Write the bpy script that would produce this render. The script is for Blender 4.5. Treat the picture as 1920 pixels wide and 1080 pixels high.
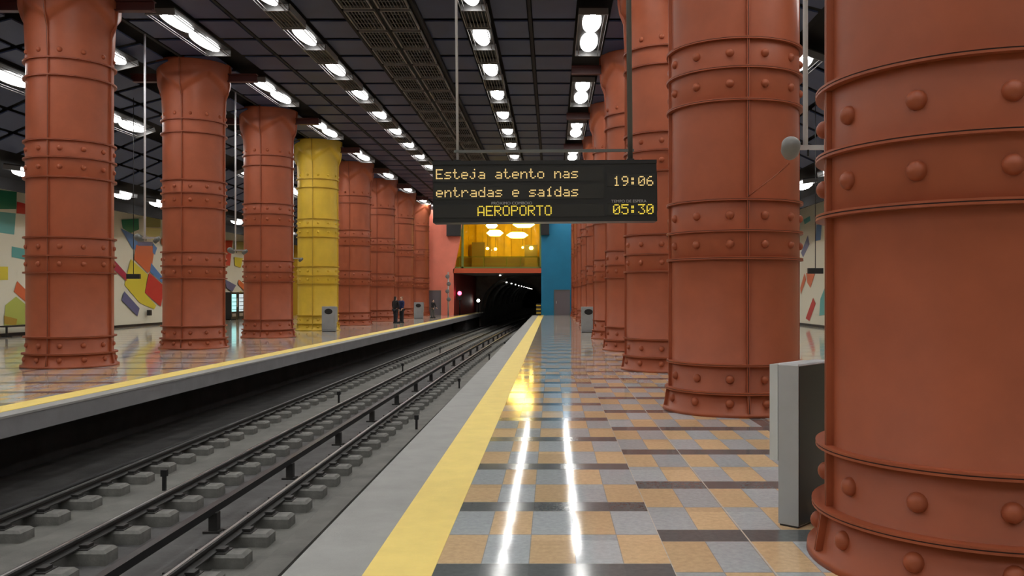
import bpy, bmesh, math, random
from mathutils import Vector, Matrix

# ------------------------------------------------------------------ camera, world, exposure
scene = bpy.context.scene
for o in list(bpy.data.objects):
    bpy.data.objects.remove(o, do_unlink=True)
COL = scene.collection
F = 1650.0                       # focal length in pixels of the 1920 wide frame
VPX, VPY = 1036.0, 552.0         # where the tracks vanish
EYE = 1.70
cam_d = bpy.data.cameras.new('camera')
cam_d.sensor_width = 36.0
cam_d.lens = F / 1920 * 36.0
cam_d.shift_x = -(VPX - 960) / 1920
cam_d.shift_y = (VPY - 540) / 1920
cam_d.clip_end = 600
cam = bpy.data.objects.new('camera', cam_d)
cam.location = (0, 0, EYE)
cam.rotation_euler = (math.radians(90), 0, 0)
COL.objects.link(cam)
scene.camera = cam
w = bpy.data.worlds.new('world')
w.use_nodes = True
w.node_tree.nodes['Background'].inputs[0].default_value = (0.02, 0.022, 0.026, 1)
w.node_tree.nodes['Background'].inputs[1].default_value = 0.3
scene.world = w
vs = scene.view_settings
vs.view_transform = 'Standard'
vs.look = 'None'
vs.gamma = 1.0
vs.use_curve_mapping = False
vs.exposure = 0.0
LAMP = 25.0                       # luminance of the ceiling lamps
scene.cycles.use_light_tree = True
scene.cycles.max_bounces = 7
scene.cycles.diffuse_bounces = 2
scene.cycles.glossy_bounces = 4
scene.cycles.sample_clamp_indirect = 6.0
scene.cycles.caustics_reflective = False
scene.cycles.caustics_refractive = False
scene.cycles.use_denoising = True
R = math.radians
rnd = random.Random(7)

# ------------------------------------------------------------------ helpers
class MB:
    """collects shapes; build() links them as ONE mesh object"""
    def __init__(s):
        s.v = []; s.f = []; s.m = []; s.sm = []
    def quad(s, pts, mi=0, smooth=False):
        n = len(s.v); s.v += [tuple(p) for p in pts]
        s.f.append(tuple(range(n, n + len(pts)))); s.m.append(mi); s.sm.append(smooth)
        return s
    def box(s, x0, x1, y0, y1, z0, z1, mi=0):
        n = len(s.v)
        s.v += [(x0,y0,z0),(x1,y0,z0),(x1,y1,z0),(x0,y1,z0),(x0,y0,z1),(x1,y0,z1),(x1,y1,z1),(x0,y1,z1)]
        for q in ((0,3,2,1),(4,5,6,7),(0,1,5,4),(1,2,6,5),(2,3,7,6),(3,0,4,7)):
            s.f.append(tuple(n + i for i in q)); s.m.append(mi); s.sm.append(False)
        return s
    def bevbox(s, x0, x1, y0, y1, z0, z1, b, mi=0):
        """box whose upper edges are chamfered by b"""
        n = len(s.v)
        s.v += [(x0,y0,z0),(x1,y0,z0),(x1,y1,z0),(x0,y1,z0),(x0,y0,z1-b),(x1,y0,z1-b),(x1,y1,z1-b),(x0,y1,z1-b),
                (x0+b,y0+b,z1),(x1-b,y0+b,z1),(x1-b,y1-b,z1),(x0+b,y1-b,z1)]
        for q in ((0,3,2,1),(8,9,10,11),(0,1,5,4),(1,2,6,5),(2,3,7,6),(3,0,4,7),(4,5,9,8),(5,6,10,9),(6,7,11,10),(7,4,8,11)):
            s.f.append(tuple(n + i for i in q)); s.m.append(mi); s.sm.append(False)
        return s
    def lathe(s, prof, n=32, c=(0,0,0), mi=0, smooth=True, cap0=False, cap1=False, a0=0.0):
        b = len(s.v)
        for r, z in prof:
            for i in range(n):
                a = a0 + 2*math.pi*i/n
                s.v.append((c[0]+r*math.cos(a), c[1]+r*math.sin(a), c[2]+z))
        for j in range(len(prof)-1):
            for i in range(n):
                k = (i+1) % n
                s.f.append((b+j*n+i, b+j*n+k, b+(j+1)*n+k, b+(j+1)*n+i)); s.m.append(mi); s.sm.append(smooth)
        if cap0: s.f.append(tuple(b+i for i in range(n))[::-1]); s.m.append(mi); s.sm.append(False)
        if cap1: s.f.append(tuple(b+(len(prof)-1)*n+i for i in range(n))); s.m.append(mi); s.sm.append(False)
        return s
    def tube(s, pts, r, n=8, mi=0):
        pts = [Vector(p) for p in pts]
        b = len(s.v)
        for i, p in enumerate(pts):
            d = (pts[min(i+1, len(pts)-1)] - pts[max(i-1, 0)]).normalized()
            u = d.cross(Vector((0,0,1)))
            if u.length < 1e-3: u = d.cross(Vector((0,1,0)))
            u.normalize(); v = d.cross(u).normalized()
            for k in range(n):
                a = 2*math.pi*k/n
                s.v.append(tuple(p + u*(r*math.cos(a)) + v*(r*math.sin(a))))
        for i in range(len(pts)-1):
            for k in range(n):
                k2 = (k+1) % n
                s.f.append((b+i*n+k, b+i*n+k2, b+(i+1)*n+k2, b+(i+1)*n+k)); s.m.append(mi); s.sm.append(True)
        s.f.append(tuple(b+k for k in range(n))[::-1]); s.m.append(mi); s.sm.append(False)
        s.f.append(tuple(b+(len(pts)-1)*n+k for k in range(n))); s.m.append(mi); s.sm.append(False)
        return s
    def sweep(s, prof, path, mi=0, caps=True):
        """closed 2D profile (x,z) carried along path of (x,y,z)"""
        b = len(s.v); n = len(prof)
        for (px, py, pz) in path:
            for (x, z) in prof: s.v.append((px+x, py, pz+z))
        for i in range(len(path)-1):
            for k in range(n):
                k2 = (k+1) % n
                s.f.append((b+i*n+k, b+(i+1)*n+k, b+(i+1)*n+k2, b+i*n+k2)); s.m.append(mi); s.sm.append(False)
        if caps:
            s.f.append(tuple(b+k for k in range(n))); s.m.append(mi); s.sm.append(False)
            s.f.append(tuple(b+(len(path)-1)*n+k for k in range(n))[::-1]); s.m.append(mi); s.sm.append(False)
        return s
    def mesh(s, name, mats):
        me = bpy.data.meshes.new(name)
        me.from_pydata(s.v, [], s.f)
        for m in (mats if isinstance(mats, (list, tuple)) else [mats]): me.materials.append(m)
        me.polygons.foreach_set('material_index', s.m)
        me.polygons.foreach_set('use_smooth', s.sm)
        bm = bmesh.new(); bm.from_mesh(me)
        bmesh.ops.recalc_face_normals(bm, faces=bm.faces)
        bm.to_mesh(me); bm.free()
        me.update()
        return me
    def build(s, name, mats, parent=None):
        return link(name, s.mesh(name, mats), parent)

def link(name, data, parent=None, loc=None, rotz=0.0):
    o = bpy.data.objects.new(name, data)
    COL.objects.link(o)
    if parent is not None: o.parent = parent
    if loc is not None: o.location = loc
    if rotz: o.rotation_euler[2] = rotz
    return o

def tag(o, label=None, cat=None, group=None, kind=None):
    if label: o['label'] = label
    if cat: o['category'] = cat
    if group: o['group'] = group
    if kind: o['kind'] = kind
    return o

def thing(name, label, cat, loc=(0,0,0), rotz=0.0, group=None):
    return tag(link(name, None, None, loc, rotz), label, cat, group)

def struct(name, mb, mats):
    o = mb.build(name, mats); o['kind'] = 'structure'; return o

def copy_tree(o, parent=None):
    c = o.copy(); COL.objects.link(c)
    if parent is not None: c.parent = parent
    for ch in list(KIDS.get(o.name, [])) or [x for x in o.children]:
        copy_tree(ch, c)
    return c
KIDS = {}

ORD = ['first','second','third','fourth','fifth','sixth','seventh','eighth','ninth','tenth','eleventh','twelfth',
       'thirteenth','fourteenth','fifteenth','sixteenth','seventeenth','eighteenth','nineteenth','twentieth',
       'twenty-first','twenty-second','twenty-third','twenty-fourth','twenty-fifth']

def pix(x, y, z):
    return VPX + F*x/y, VPY - F*(z-EYE)/y
def in_frame(x, y, z, m=30):
    if y < 0.5: return False
    a, b = pix(x, y, z)
    return -m < a < 1920+m and -m < b < 1080+m
def onX(px, py, X):
    """the point of the vertical wall plane x = X seen along a sight line"""
    Y = X*F/(px-VPX)
    return (Y, EYE + (VPY-py)*Y/F)

# ------------------------------------------------------------------ materials
def srgb(r, g, b):
    f = lambda c: (c/255)/12.92 if c/255 <= 0.04045 else (((c/255)+0.055)/1.055)**2.4
    return (f(r), f(g), f(b), 1.0)
def mat(name, col, rough=0.5, metal=0.0, noise=0.0, nscale=6.0, bump=0.0, bscale=40.0, spec=0.5, rvar=0.0):
    m = bpy.data.materials.new(name); m.use_nodes = True
    nt = m.node_tree; p = nt.nodes['Principled BSDF']
    p.inputs['Base Color'].default_value = col
    p.inputs['Roughness'].default_value = rough
    p.inputs['Metallic'].default_value = metal
    p.inputs['Specular IOR Level'].default_value = spec
    if noise or bump or rvar:
        tc = nt.nodes.new('ShaderNodeTexCoord')
    if noise:
        n = nt.nodes.new('ShaderNodeTexNoise'); n.inputs['Scale'].default_value = nscale
        n.inputs['Detail'].default_value = 6; n.inputs['Roughness'].default_value = 0.6
        nt.links.new(tc.outputs['Object'], n.inputs['Vector'])
        mr = nt.nodes.new('ShaderNodeMapRange')
        mr.inputs[1].default_value = 0.3; mr.inputs[2].default_value = 0.7
        mr.inputs[3].default_value = 1-noise; mr.inputs[4].default_value = 1+noise
        nt.links.new(n.outputs['Fac'], mr.inputs[0])
        h = nt.nodes.new('ShaderNodeHueSaturation'); h.inputs['Color'].default_value = col
        nt.links.new(mr.outputs[0], h.inputs['Value'])
        nt.links.new(h.outputs[0], p.inputs['Base Color'])
        if rvar:
            m2 = nt.nodes.new('ShaderNodeMapRange')
            m2.inputs[3].default_value = rough-rvar; m2.inputs[4].default_value = rough+rvar
            nt.links.new(n.outputs['Fac'], m2.inputs[0]); nt.links.new(m2.outputs[0], p.inputs['Roughness'])
    if bump:
        n2 = nt.nodes.new('ShaderNodeTexNoise'); n2.inputs['Scale'].default_value = bscale; n2.inputs['Detail'].default_value = 4
        nt.links.new(tc.outputs['Object'], n2.inputs['Vector'])
        b = nt.nodes.new('ShaderNodeBump'); b.inputs['Strength'].default_value = bump; b.inputs['Distance'].default_value = 0.01
        nt.links.new(n2.outputs['Fac'], b.inputs['Height']); nt.links.new(b.outputs[0], p.inputs['Normal'])
    return m
def emit(name, col, strength):
    m = bpy.data.materials.new(name); m.use_nodes = True
    nt = m.node_tree; nt.nodes.clear()
    e = nt.nodes.new('ShaderNodeEmission'); o = nt.nodes.new('ShaderNodeOutputMaterial')
    e.inputs[0].default_value = (*col[:3], 1); e.inputs[1].default_value = strength
    nt.links.new(e.outputs[0], o.inputs[0])
    return m

M = {}
M['red'] = mat('red_paint', (0.335, 0.082, 0.034, 1), 0.46, noise=0.10, nscale=2.2, bump=0.05, bscale=25, spec=0.35, rvar=0.06)
M['yel'] = mat('yellow_paint', (0.62, 0.41, 0.035, 1), 0.46, noise=0.08, nscale=2.2, bump=0.05, bscale=25, spec=0.35)
M['jointshade'] = mat('painted_joint_shade', (0.035, 0.011, 0.008, 1), 0.7)  # shade lines of flanges and seams, painted as dark strips
M['beam'] = mat('dark_red_paint', (0.075, 0.014, 0.012, 1), 0.5)
M['concrete'] = mat('concrete', (0.31, 0.315, 0.30, 1), 0.75, noise=0.08, nscale=3.0, bump=0.25, bscale=60)
M['bed'] = mat('track_bed', (0.080, 0.079, 0.078, 1), 0.8, noise=0.35, nscale=2.0, bump=0.4, bscale=30)
M['bedlight'] = mat('track_slab', (0.125, 0.125, 0.112, 1), 0.75, noise=0.3, nscale=1.6, bump=0.3, bscale=40)
M['block'] = mat('sleeper_concrete', (0.15, 0.15, 0.138, 1), 0.75, noise=0.35, nscale=5, bump=0.3, bscale=50)
M['railtop'] = mat('worn_steel', (0.42, 0.42, 0.41, 1), 0.35, metal=1.0)
M['rail'] = mat('rusty_steel', (0.020, 0.019, 0.018, 1), 0.6, noise=0.3, nscale=8)
M['black'] = mat('black_plastic', (0.012, 0.012, 0.013, 1), 0.4)
M['void'] = mat('ceiling_void', (0.006, 0.006, 0.007, 1), 0.9)
M['face'] = mat('ledge_face', (0.20, 0.20, 0.21, 1), 0.8, noise=0.10, nscale=2.0)
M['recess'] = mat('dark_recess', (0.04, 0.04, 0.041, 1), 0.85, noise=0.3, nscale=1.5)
M['panel'] = mat('slate_panel', (0.027, 0.044, 0.105, 1), 0.55, noise=0.15, nscale=0.8)
M['grille'] = mat('grille_metal', (0.22, 0.22, 0.21, 1), 0.45)
M['fixture'] = mat('fixture_housing', (0.012, 0.012, 0.012, 1), 0.6)
M['mesh'] = mat('vent_wire', (0.17, 0.17, 0.17, 1), 0.45)
M['camgrey'] = mat('camera_grey', (0.20, 0.20, 0.19, 1), 0.45)
M['binpanel'] = mat('bin_panel', (0.40, 0.415, 0.42, 1), 0.4, noise=0.06, nscale=3)
M['alu'] = mat('aluminium', (0.55, 0.55, 0.54, 1), 0.35, metal=0.7)
M['rod'] = mat('white_rod', (0.70, 0.70, 0.72, 1), 0.35)
M['darkrod'] = mat('grey_rod', (0.13, 0.14, 0.13, 1), 0.4)
M['lamp'] = emit('lamp_white', (1.0, 0.98, 0.95), LAMP*2.0)
M['diffuser'] = emit('lamp_diffuser', (1.0, 0.98, 0.95), 3.2)
M['binlight'] = mat('bin_grey', (0.27, 0.28, 0.285, 1), 0.4, noise=0.08, nscale=3)
M['hopper'] = mat('hopper_grey', (0.58, 0.60, 0.59, 1), 0.4)
M['bindark'] = mat('bin_black', (0.010, 0.011, 0.012, 1), 0.35)
M['coral'] = mat('coral_plaster', (0.95, 0.27, 0.18, 1), 0.6, noise=0.06, nscale=1.0)
M['blue'] = mat('blue_plaster', (0.006, 0.20, 0.37, 1), 0.6, noise=0.08, nscale=0.8)
M['lintel'] = mat('lintel_red', (0.62, 0.10, 0.03, 1), 0.5)
M['portal'] = mat('portal_red', (0.28, 0.025, 0.018, 1), 0.6)
M['tunnel'] = mat('tunnel_lining', (0.32, 0.32, 0.31, 1), 0.75, noise=0.3, nscale=1)
M['doorgrey'] = mat('grey_door', (0.16, 0.14, 0.155, 1), 0.45)
M['cream'] = mat('cream_tiles', (0.74, 0.72, 0.58, 1), 0.35, noise=0.06, nscale=0.7)
M['darkwall'] = mat('dark_wall', (0.030, 0.032, 0.036, 1), 0.8)
M['ochre'] = mat('ochre_wall', (0.62, 0.36, 0.02, 1), 0.5)
M['green'] = mat('green_frame', (0.16, 0.22, 0.05, 1), 0.45)
M['mezz'] = mat('mezzanine_yellow', (0.85, 0.58, 0.02, 1), 0.45, noise=0.15, nscale=1.0)
M['mezzfloor'] = mat('mezzanine_floor', (0.20, 0.16, 0.07, 1), 0.25)
M['warm'] = emit('warm_lamp', (1.0, 0.84, 0.34), 17.0)
M['redlamp'] = emit('red_lamp', (1.0, 0.06, 0.12), 10.0)
M['tlamp'] = emit('tunnel_lamp', (1.0, 0.95, 0.85), 12.0)
M['led'] = emit('amber_led', (1.0, 0.70, 0.27), 1.0)
M['ledyellow'] = emit('yellow_led', (1.0, 0.74, 0.08), 1.0)
M['case'] = mat('sign_case', (0.011, 0.012, 0.014, 1), 0.35)
M['screen'] = mat('sign_screen', (0.022, 0.023, 0.024, 1), 0.25)
M['print'] = mat('white_print', (0.55, 0.56, 0.58, 1), 0.5)
M['skin'] = mat('skin', (0.62, 0.38, 0.27, 1), 0.5)
M['coat'] = mat('black_cloth', (0.008, 0.008, 0.010, 1), 0.8)
M['navy'] = mat('navy_cloth', (0.010, 0.018, 0.085, 1), 0.8)
M['jean'] = mat('dark_trousers', (0.012, 0.015, 0.022, 1), 0.8)
M['greycloth'] = mat('grey_cloth', (0.09, 0.09, 0.085, 1), 0.8)
M['hairdark'] = mat('dark_hair', (0.015, 0.009, 0.007, 1), 0.6)
M['hairbrown'] = mat('brown_hair', (0.20, 0.11, 0.06, 1), 0.6)
M['teal'] = emit('vending_glow', (0.45, 0.95, 0.90), 1.3)
M['whiteglow'] = emit('vending_shelf_glow', (0.9, 1.0, 1.0), 0.7)

def glass(name, tint, refl=0.06):
    m = bpy.data.materials.new(name); m.use_nodes = True
    nt = m.node_tree; nt.nodes.clear()
    t = nt.nodes.new('ShaderNodeBsdfTransparent'); t.inputs[0].default_value = (*tint, 1)
    g = nt.nodes.new('ShaderNodeBsdfGlossy'); g.inputs['Roughness'].default_value = 0.03
    x = nt.nodes.new('ShaderNodeMixShader'); x.inputs[0].default_value = refl
    o = nt.nodes.new('ShaderNodeOutputMaterial')
    nt.links.new(t.outputs[0], x.inputs[1]); nt.links.new(g.outputs[0], x.inputs[2]); nt.links.new(x.outputs[0], o.inputs[0])
    return m
M['glass'] = glass('yellow_glass', (0.97, 0.92, 0.62), 0.012)

def strip_mat():
    m = mat('yellow_tactile', (0.86, 0.66, 0.17, 1), 0.6, noise=0.05, nscale=4)
    nt = m.node_tree; p = nt.nodes['Principled BSDF']
    tc = nt.nodes.new('ShaderNodeTexCoord')
    v = nt.nodes.new('ShaderNodeTexVoronoi'); v.inputs['Scale'].default_value = 45
    b = nt.nodes.new('ShaderNodeBump'); b.inputs['Strength'].default_value = 0.35; b.inputs['Distance'].default_value = 0.004
    nt.links.new(tc.outputs['Object'], v.inputs['Vector']); nt.links.new(v.outputs['Distance'], b.inputs['Height'])
    nt.links.new(b.outputs[0], p.inputs['Normal'])
    return m
M['strip'] = strip_mat()

def tile_mat():
    """polished 30 x 66 cm stone tiles, grey and ochre in a checker, two rows between dark bands"""
    m = bpy.data.materials.new('platform_tiles'); m.use_nodes = True
    nt = m.node_tree; L = nt.links; p = nt.nodes['Principled BSDF']
    tc = nt.nodes.new('ShaderNodeTexCoord'); sx = nt.nodes.new('ShaderNodeSeparateXYZ')
    L.new(tc.outputs['Object'], sx.inputs[0])
    def op(o, a, b=None, c=None):
        n = nt.nodes.new('ShaderNodeMath'); n.operation = o
        for i, q in enumerate((a, b, c)):
            if q is None: continue
            if isinstance(q, (int, float)): n.inputs[i].default_value = q
            else: L.new(q, n.inputs[i])
        return n.outputs[0]
    X, Y = sx.outputs[0], sx.outputs[1]
    PER, BW = 1.645, 0.18
    right = op('GREATER_THAN', X, 0.75)
    # distance along the platform, half a period later right of the joint
    y1 = op('SUBTRACT', op('SUBTRACT', Y, 5.405 - BW*PER/2), op('MULTIPLY', right, 0.80))
    v = op('FRACT', op('ADD', op('DIVIDE', y1, PER), 40.0))
    band = op('LESS_THAN', v, BW)
    far = op('GREATER_THAN', v, BW + (1-BW)/2)
    ui = op('ADD', op('DIVIDE', op('ADD', X, 0.75), 0.30), 80.0)
    idx = op('FLOOR', ui)
    chk = op('MODULO', op('ADD', idx, far), 2.0)       # 0 -> near ochre
    par = op('MODULO', op('ADD', chk, right), 2.0)
    och = op('LESS_THAN', chk, 0.5)
    # thin joints
    fu = op('FRACT', ui)
    ju = op('MAXIMUM', op('LESS_THAN', fu, 0.010), op('GREATER_THAN', fu, 0.990))
    vv = op('FRACT', op('DIVIDE', op('SUBTRACT', v, BW), (1-BW)/2))
    jv = op('MAXIMUM', op('LESS_THAN', vv, 0.009), op('GREATER_THAN', vv, 0.991))
    joint = op('MULTIPLY', op('MAXIMUM', ju, jv), op('SUBTRACT', 1.0, band))
    seam = op('MAXIMUM', op('LESS_THAN', op('ABSOLUTE', op('SUBTRACT', X, 0.75)), 0.003), op('LESS_THAN', op('ABSOLUTE', op('SUBTRACT', X, 1.36)), 0.005))
    n1 = nt.nodes.new('ShaderNodeTexNoise'); n1.inputs['Scale'].default_value = 22; n1.inputs['Detail'].default_value = 6
    n1.inputs['Roughness'].default_value = 0.7
    L.new(tc.outputs['Object'], n1.inputs['Vector'])
    # every tile its own tone
    cb = nt.nodes.new('ShaderNodeCombineXYZ'); L.new(idx, cb.inputs[0])
    L.new(op('FLOOR', op('MULTIPLY', y1, 2/PER)), cb.inputs[1])
    wn = nt.nodes.new('ShaderNodeTexWhiteNoise'); wn.noise_dimensions = '2D'; L.new(cb.outputs[0], wn.inputs['Vector'])
    tone = op('MULTIPLY', op('ADD', op('MULTIPLY', wn.outputs['Value'], 0.22), 0.89),
              op('ADD', op('MULTIPLY', n1.outputs['Fac'], 0.7), 0.65))
    def mix(fac, a, b):
        n = nt.nodes.new('ShaderNodeMix'); n.data_type = 'RGBA'
        L.new(fac, n.inputs[0])
        for k, q in ((6, a), (7, b)):
            if isinstance(q, tuple): n.inputs[k].default_value = q
            else: L.new(q, n.inputs[k])
        return n.outputs[2]
    c = mix(och, (0.45, 0.49, 0.505, 1), (0.70, 0.50, 0.29, 1))
    line = op('LESS_THAN', op('ABSOLUTE', op('SUBTRACT', op('ABSOLUTE', op('SUBTRACT', X, -4.4)), 7.2)), 0.11)
    c = mix(op('MAXIMUM', band, line), c, (0.125, 0.140, 0.142, 1))
    c = mix(joint, c, (0.36, 0.36, 0.33, 1))
    c = mix(seam, c, (0.62, 0.58, 0.50, 1))
    h = nt.nodes.new('ShaderNodeHueSaturation'); L.new(c, h.inputs['Color']); L.new(tone, h.inputs['Value'])
    L.new(h.outputs[0], p.inputs['Base Color'])
    p.inputs['Specular IOR Level'].default_value = 0.40
    n2 = nt.nodes.new('ShaderNodeTexNoise'); n2.inputs['Scale'].default_value = 3; L.new(tc.outputs['Object'], n2.inputs['Vector'])
    L.new(op('ADD', op('MULTIPLY', n2.outputs['Fac'], 0.05), op('ADD', op('MULTIPLY', band, 0.05), 0.045)), p.inputs['Roughness'])
    b = nt.nodes.new('ShaderNodeBump'); b.inputs['Strength'].default_value = 0.02; b.inputs['Distance'].default_value = 0.01
    n3 = nt.nodes.new('ShaderNodeTexNoise'); n3.inputs['Scale'].default_value = 7; L.new(tc.outputs['Object'], n3.inputs['Vector'])
    L.new(n3.outputs['Fac'], b.inputs['Height']); L.new(b.outputs[0], p.inputs['Normal'])
    return m
M['tiles'] = tile_mat()

# ------------------------------------------------------------------ big structure
YB, YE = -10.0, 72.0              # the hall's two ends
WL, WR = -22.2, 13.8              # its side walls
ZC = 8.95                         # underside of the ceiling panels
def edge(Y): return -8.15 + 0.016*Y          # trackside edge of the far platform's yellow strip
def lipL(Y): return edge(Y) + 0.30
LIPR = -1.64
def bend(Y): return 0.00028*max(0.0, Y-15.0)**2
ZBED = -1.38
YT = 84.0

# right platform
b = MB()
b.box(-0.73, WR, YB, YE, -0.35, 0.0)
struct('floor_right', b, M['tiles'])
b = MB()
b.box(LIPR, -1.15, YB, YE, -0.30, -0.002)
b.box(LIPR+0.55, -0.73, YB, YE, ZBED, -0.30)
struct('trim_1', b, M['concrete'])
b = MB(); b.box(-1.15, -0.73, YB, YE, -0.29, 0.004)
struct('trim_2', b, M['strip'])
# left platform
def slab(x0f, x1f, z0, z1, y0=YB, y1=YE, n=12):
    b = MB()
    ys = [y0 + (y1-y0)*i/n for i in range(n+1)]
    for a, c in zip(ys[:-1], ys[1:]):
        p = [(x0f(a),a),(x1f(a),a),(x1f(c),c),(x0f(c),c)]
        b.quad([(x,y,z1) for x,y in p]); b.quad([(x,y,z0) for x,y in p][::-1])
        b.quad([(p[1][0],a,z0),(p[2][0],c,z0),(p[2][0],c,z1),(p[1][0],a,z1)])
        b.quad([(p[0][0],a,z0),(p[3][0],c,z0),(p[3][0],c,z1),(p[0][0],a,z1)])
    a, c = y0, y1
    b.quad([(x0f(a),a,z0),(x1f(a),a,z0),(x1f(a),a,z1),(x0f(a),a,z1)])
    b.quad([(x0f(c),c,z0),(x1f(c),c,z0),(x1f(c),c,z1),(x0f(c),c,z1)])
    return b
struct('floor_left', slab(lambda y: WL, lambda y: edge(y)-0.45, -0.35, 0.0), M['tiles'])
struct('trim_3', slab(lambda y: edge(y)-0.45, edge, -0.29, 0.004, y1=YT), M['strip'])
struct('trim_4', slab(edge, lipL, -0.035, -0.002, y1=YT), M['concrete'])
struct('trim_15', slab(lambda y: edge(y)+0.05, lambda y: lipL(y)-0.012, -0.31, -0.035, y1=YT), M['face'])
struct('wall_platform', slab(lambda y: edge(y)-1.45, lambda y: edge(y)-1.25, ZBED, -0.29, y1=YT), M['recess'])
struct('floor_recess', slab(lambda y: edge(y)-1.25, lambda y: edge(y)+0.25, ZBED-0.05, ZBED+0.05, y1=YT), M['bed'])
b = MB(); b.tube([(edge(y)+0.40, y, ZBED+0.09) for y in range(-9, 84, 6)], 0.03, 8)
tag(b.build('cable', M['recess']), 'dark cable running along the foot of the left platform ledge', 'cable')
# track bed with its two drain slabs
b = MB(); b.box(-9.2, -1.0, YB, 230, ZBED-0.3, ZBED)
struct('floor_track', b, M['bed'])
path = [(bend(y), y, 0) for y in [YB + 2*i for i in range(60)]]
def strip_on_bed(x0, x1, h): return MB().sweep([(x0, ZBED-0.05), (x1, ZBED-0.05), (x1, ZBED+h), (x0, ZBED+h)], path)
struct('trim_5', strip_on_bed(-6.35, -5.72, 0.05), M['bedlight'])
struct('trim_6', strip_on_bed(-6.80, -6.38, 0.02), M['bedlight'])
struct('trim_7', strip_on_bed(-3.27, -2.95, 0.06), M['bedlight'])
struct('trim_8', strip_on_bed(-3.80, -3.32, 0.015), M['bedlight'])

# ceiling: slate panels hung below a black void, flat over the tracks and falling away over the side aisles
XM = -4.4
CP = [(0.0, ZC), (6.9, ZC), (8.3, 8.62), (10.8, 7.95), (14.4, 6.32), (15.4, 5.55)]
def ceil_z(x):
    d = abs(x-XM)
    for (d0, z0), (d1, z1) in zip(CP[:-1], CP[1:]):
        if d <= d1: return z0 + (z1-z0)*(d-d0)/(d1-d0)
    return CP[-1][1]
def ceil_tilt(x):
    e = 0.4
    return math.atan2(ceil_z(x+e)-ceil_z(x-e), 2*e)
b = MB()
xs = [(-6.45,-5.45), (-3.4,-2.40), (-1.55,-0.66), (-0.52,0.60), (1.50,2.45)]
xs = [(-8.3,-7.25), (-9.4,-8.46), (-11.25,-10.3)] + xs
for d0, d1 in ((7.38,8.0), (8.9,9.7), (9.85,10.4), (11.3,12.1), (12.25,13.0), (13.15,13.95)):
    xs += [(XM-d1, XM-d0), (XM+d0, XM+d1)]
y = -10.0
while y < YE-0.5:
    y0_, y1_ = y+0.13, y+1.62
    for (x0, x1) in xs:
        z0, z1 = ceil_z(x0), ceil_z(x1)
        n0 = len(b.v)
        b.v += [(x0,y0_,z0),(x1,y0_,z1),(x1,y1_,z1),(x0,y1_,z0),(x0,y0_,z0+0.04),(x1,y0_,z1+0.04),(x1,y1_,z1+0.04),(x0,y1_,z0+0.04)]
        for q in ((0,3,2,1),(4,5,6,7),(0,1,5,4),(1,2,6,5),(2,3,7,6),(3,0,4,7)):
            b.f.append(tuple(n0+i for i in q)); b.m.append(0); b.sm.append(False)
    y += 1.75
pts = [XM-15.4, XM-14.4, XM-10.8, XM-8.3, XM-6.9, XM+6.9, XM+8.3, XM+10.8, XM+14.4, XM+15.4]
for x0, x1 in zip(pts[:-1], pts[1:]):
    z0, z1 = ceil_z(x0)+0.35, ceil_z(x1)+0.35
    n0 = len(b.v)
    b.v += [(x0,YB,z0),(x1,YB,z1),(x1,YE,z1),(x0,YE,z0),(x0,YB,z0+0.1),(x1,YB,z1+0.1),(x1,YE,z1+0.1),(x0,YE,z0+0.1)]
    for q in ((0,3,2,1),(4,5,6,7),(0,1,5,4),(1,2,6,5),(2,3,7,6),(3,0,4,7)):
        b.f.append(tuple(n0+i for i in q)); b.m.append(1); b.sm.append(False)
# dark runners between the panels
for x, h_ in ((-8.38, 0.04), (-0.59, 0.04), (-11.36, 0.05), (2.73, 0.05)):
    b.box(x-h_, x+h_, YB, YE, ZC+0.0, ZC+0.12, 1)
struct('ceiling', b, [M['panel'], M['void']])
# lower edge of the vault and the dark top of the aisle walls
b = MB(); b.box(XM-15.45, XM-15.38, YB, YE, 5.50, 6.0); b.box(WL, XM-15.4, YB, YE, 8.0, 8.1)
struct('trim_9', b, M['void'])
b = MB(); b.box(XM+15.38, XM+15.45, YB, YE, 5.50, 6.0); b.box(XM+15.4, WR, YB, YE, 8.0, 8.1)
struct('trim_10', b, M['void'])

# side walls
b = MB(); b.box(WL-0.3, WL, YB, YE, -0.35, ZC+0.5); struct('wall_left', b, M['cream'])
b = MB(); b.box(WR, WR+0.3, YB, YE, -0.35, ZC+0.5); struct('wall_right', b, M['cream'])
b = MB(); b.box(WL-0.3, WR+0.3, YB-0.3, YB, -1.6, ZC+0.5); struct('wall_back', b, M['cream'])
b = MB(); b.box(WL, WL+0.03, YB, YE, 0, 0.12); struct('baseboard_left', b, M['black'])
b = MB(); b.box(WR-0.03, WR, YB, YE, 0, 0.12); struct('baseboard_right', b, M['black'])

# end wall: coral left part with a bowed edge, ochre far left, blue right part
def endp(px, py): return ((px-VPX)*YE/F, EYE + (VPY-py)*YE/F)
PX0 = -8.1; PX1 = -0.92; PTOP = 3.45
def extrude_poly(b, pts, y0, y1, mi=0):
    b.quad([(x,y0,z) for x,z in pts], mi); b.quad([(x,y1,z) for x,z in pts][::-1], mi)
    n = len(pts)
    for i in range(n):
        (x0,z0),(x1,z1) = pts[i], pts[(i+1)%n]
        b.quad([(x0,y0,z0),(x0,y1,z0),(x1,y1,z1),(x1,y0,z1)], mi)
b = MB()
extrude_poly(b, [(-10.9,0.0),(PX0,0.0),(PX0,PTOP),(-7.95,4.2),(-7.7,5.4),(-7.5,6.6),(-7.35,7.6),(-7.3,ZC+0.4),(-10.9,ZC+0.4)], YE, YE+0.35)
struct('wall_far', b, M['coral'])
b = MB(); b.box(WL, -10.9, YE, YE+0.35, -0.3, ZC+0.4); struct('wall_far_left', b, M['ochre'])
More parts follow.
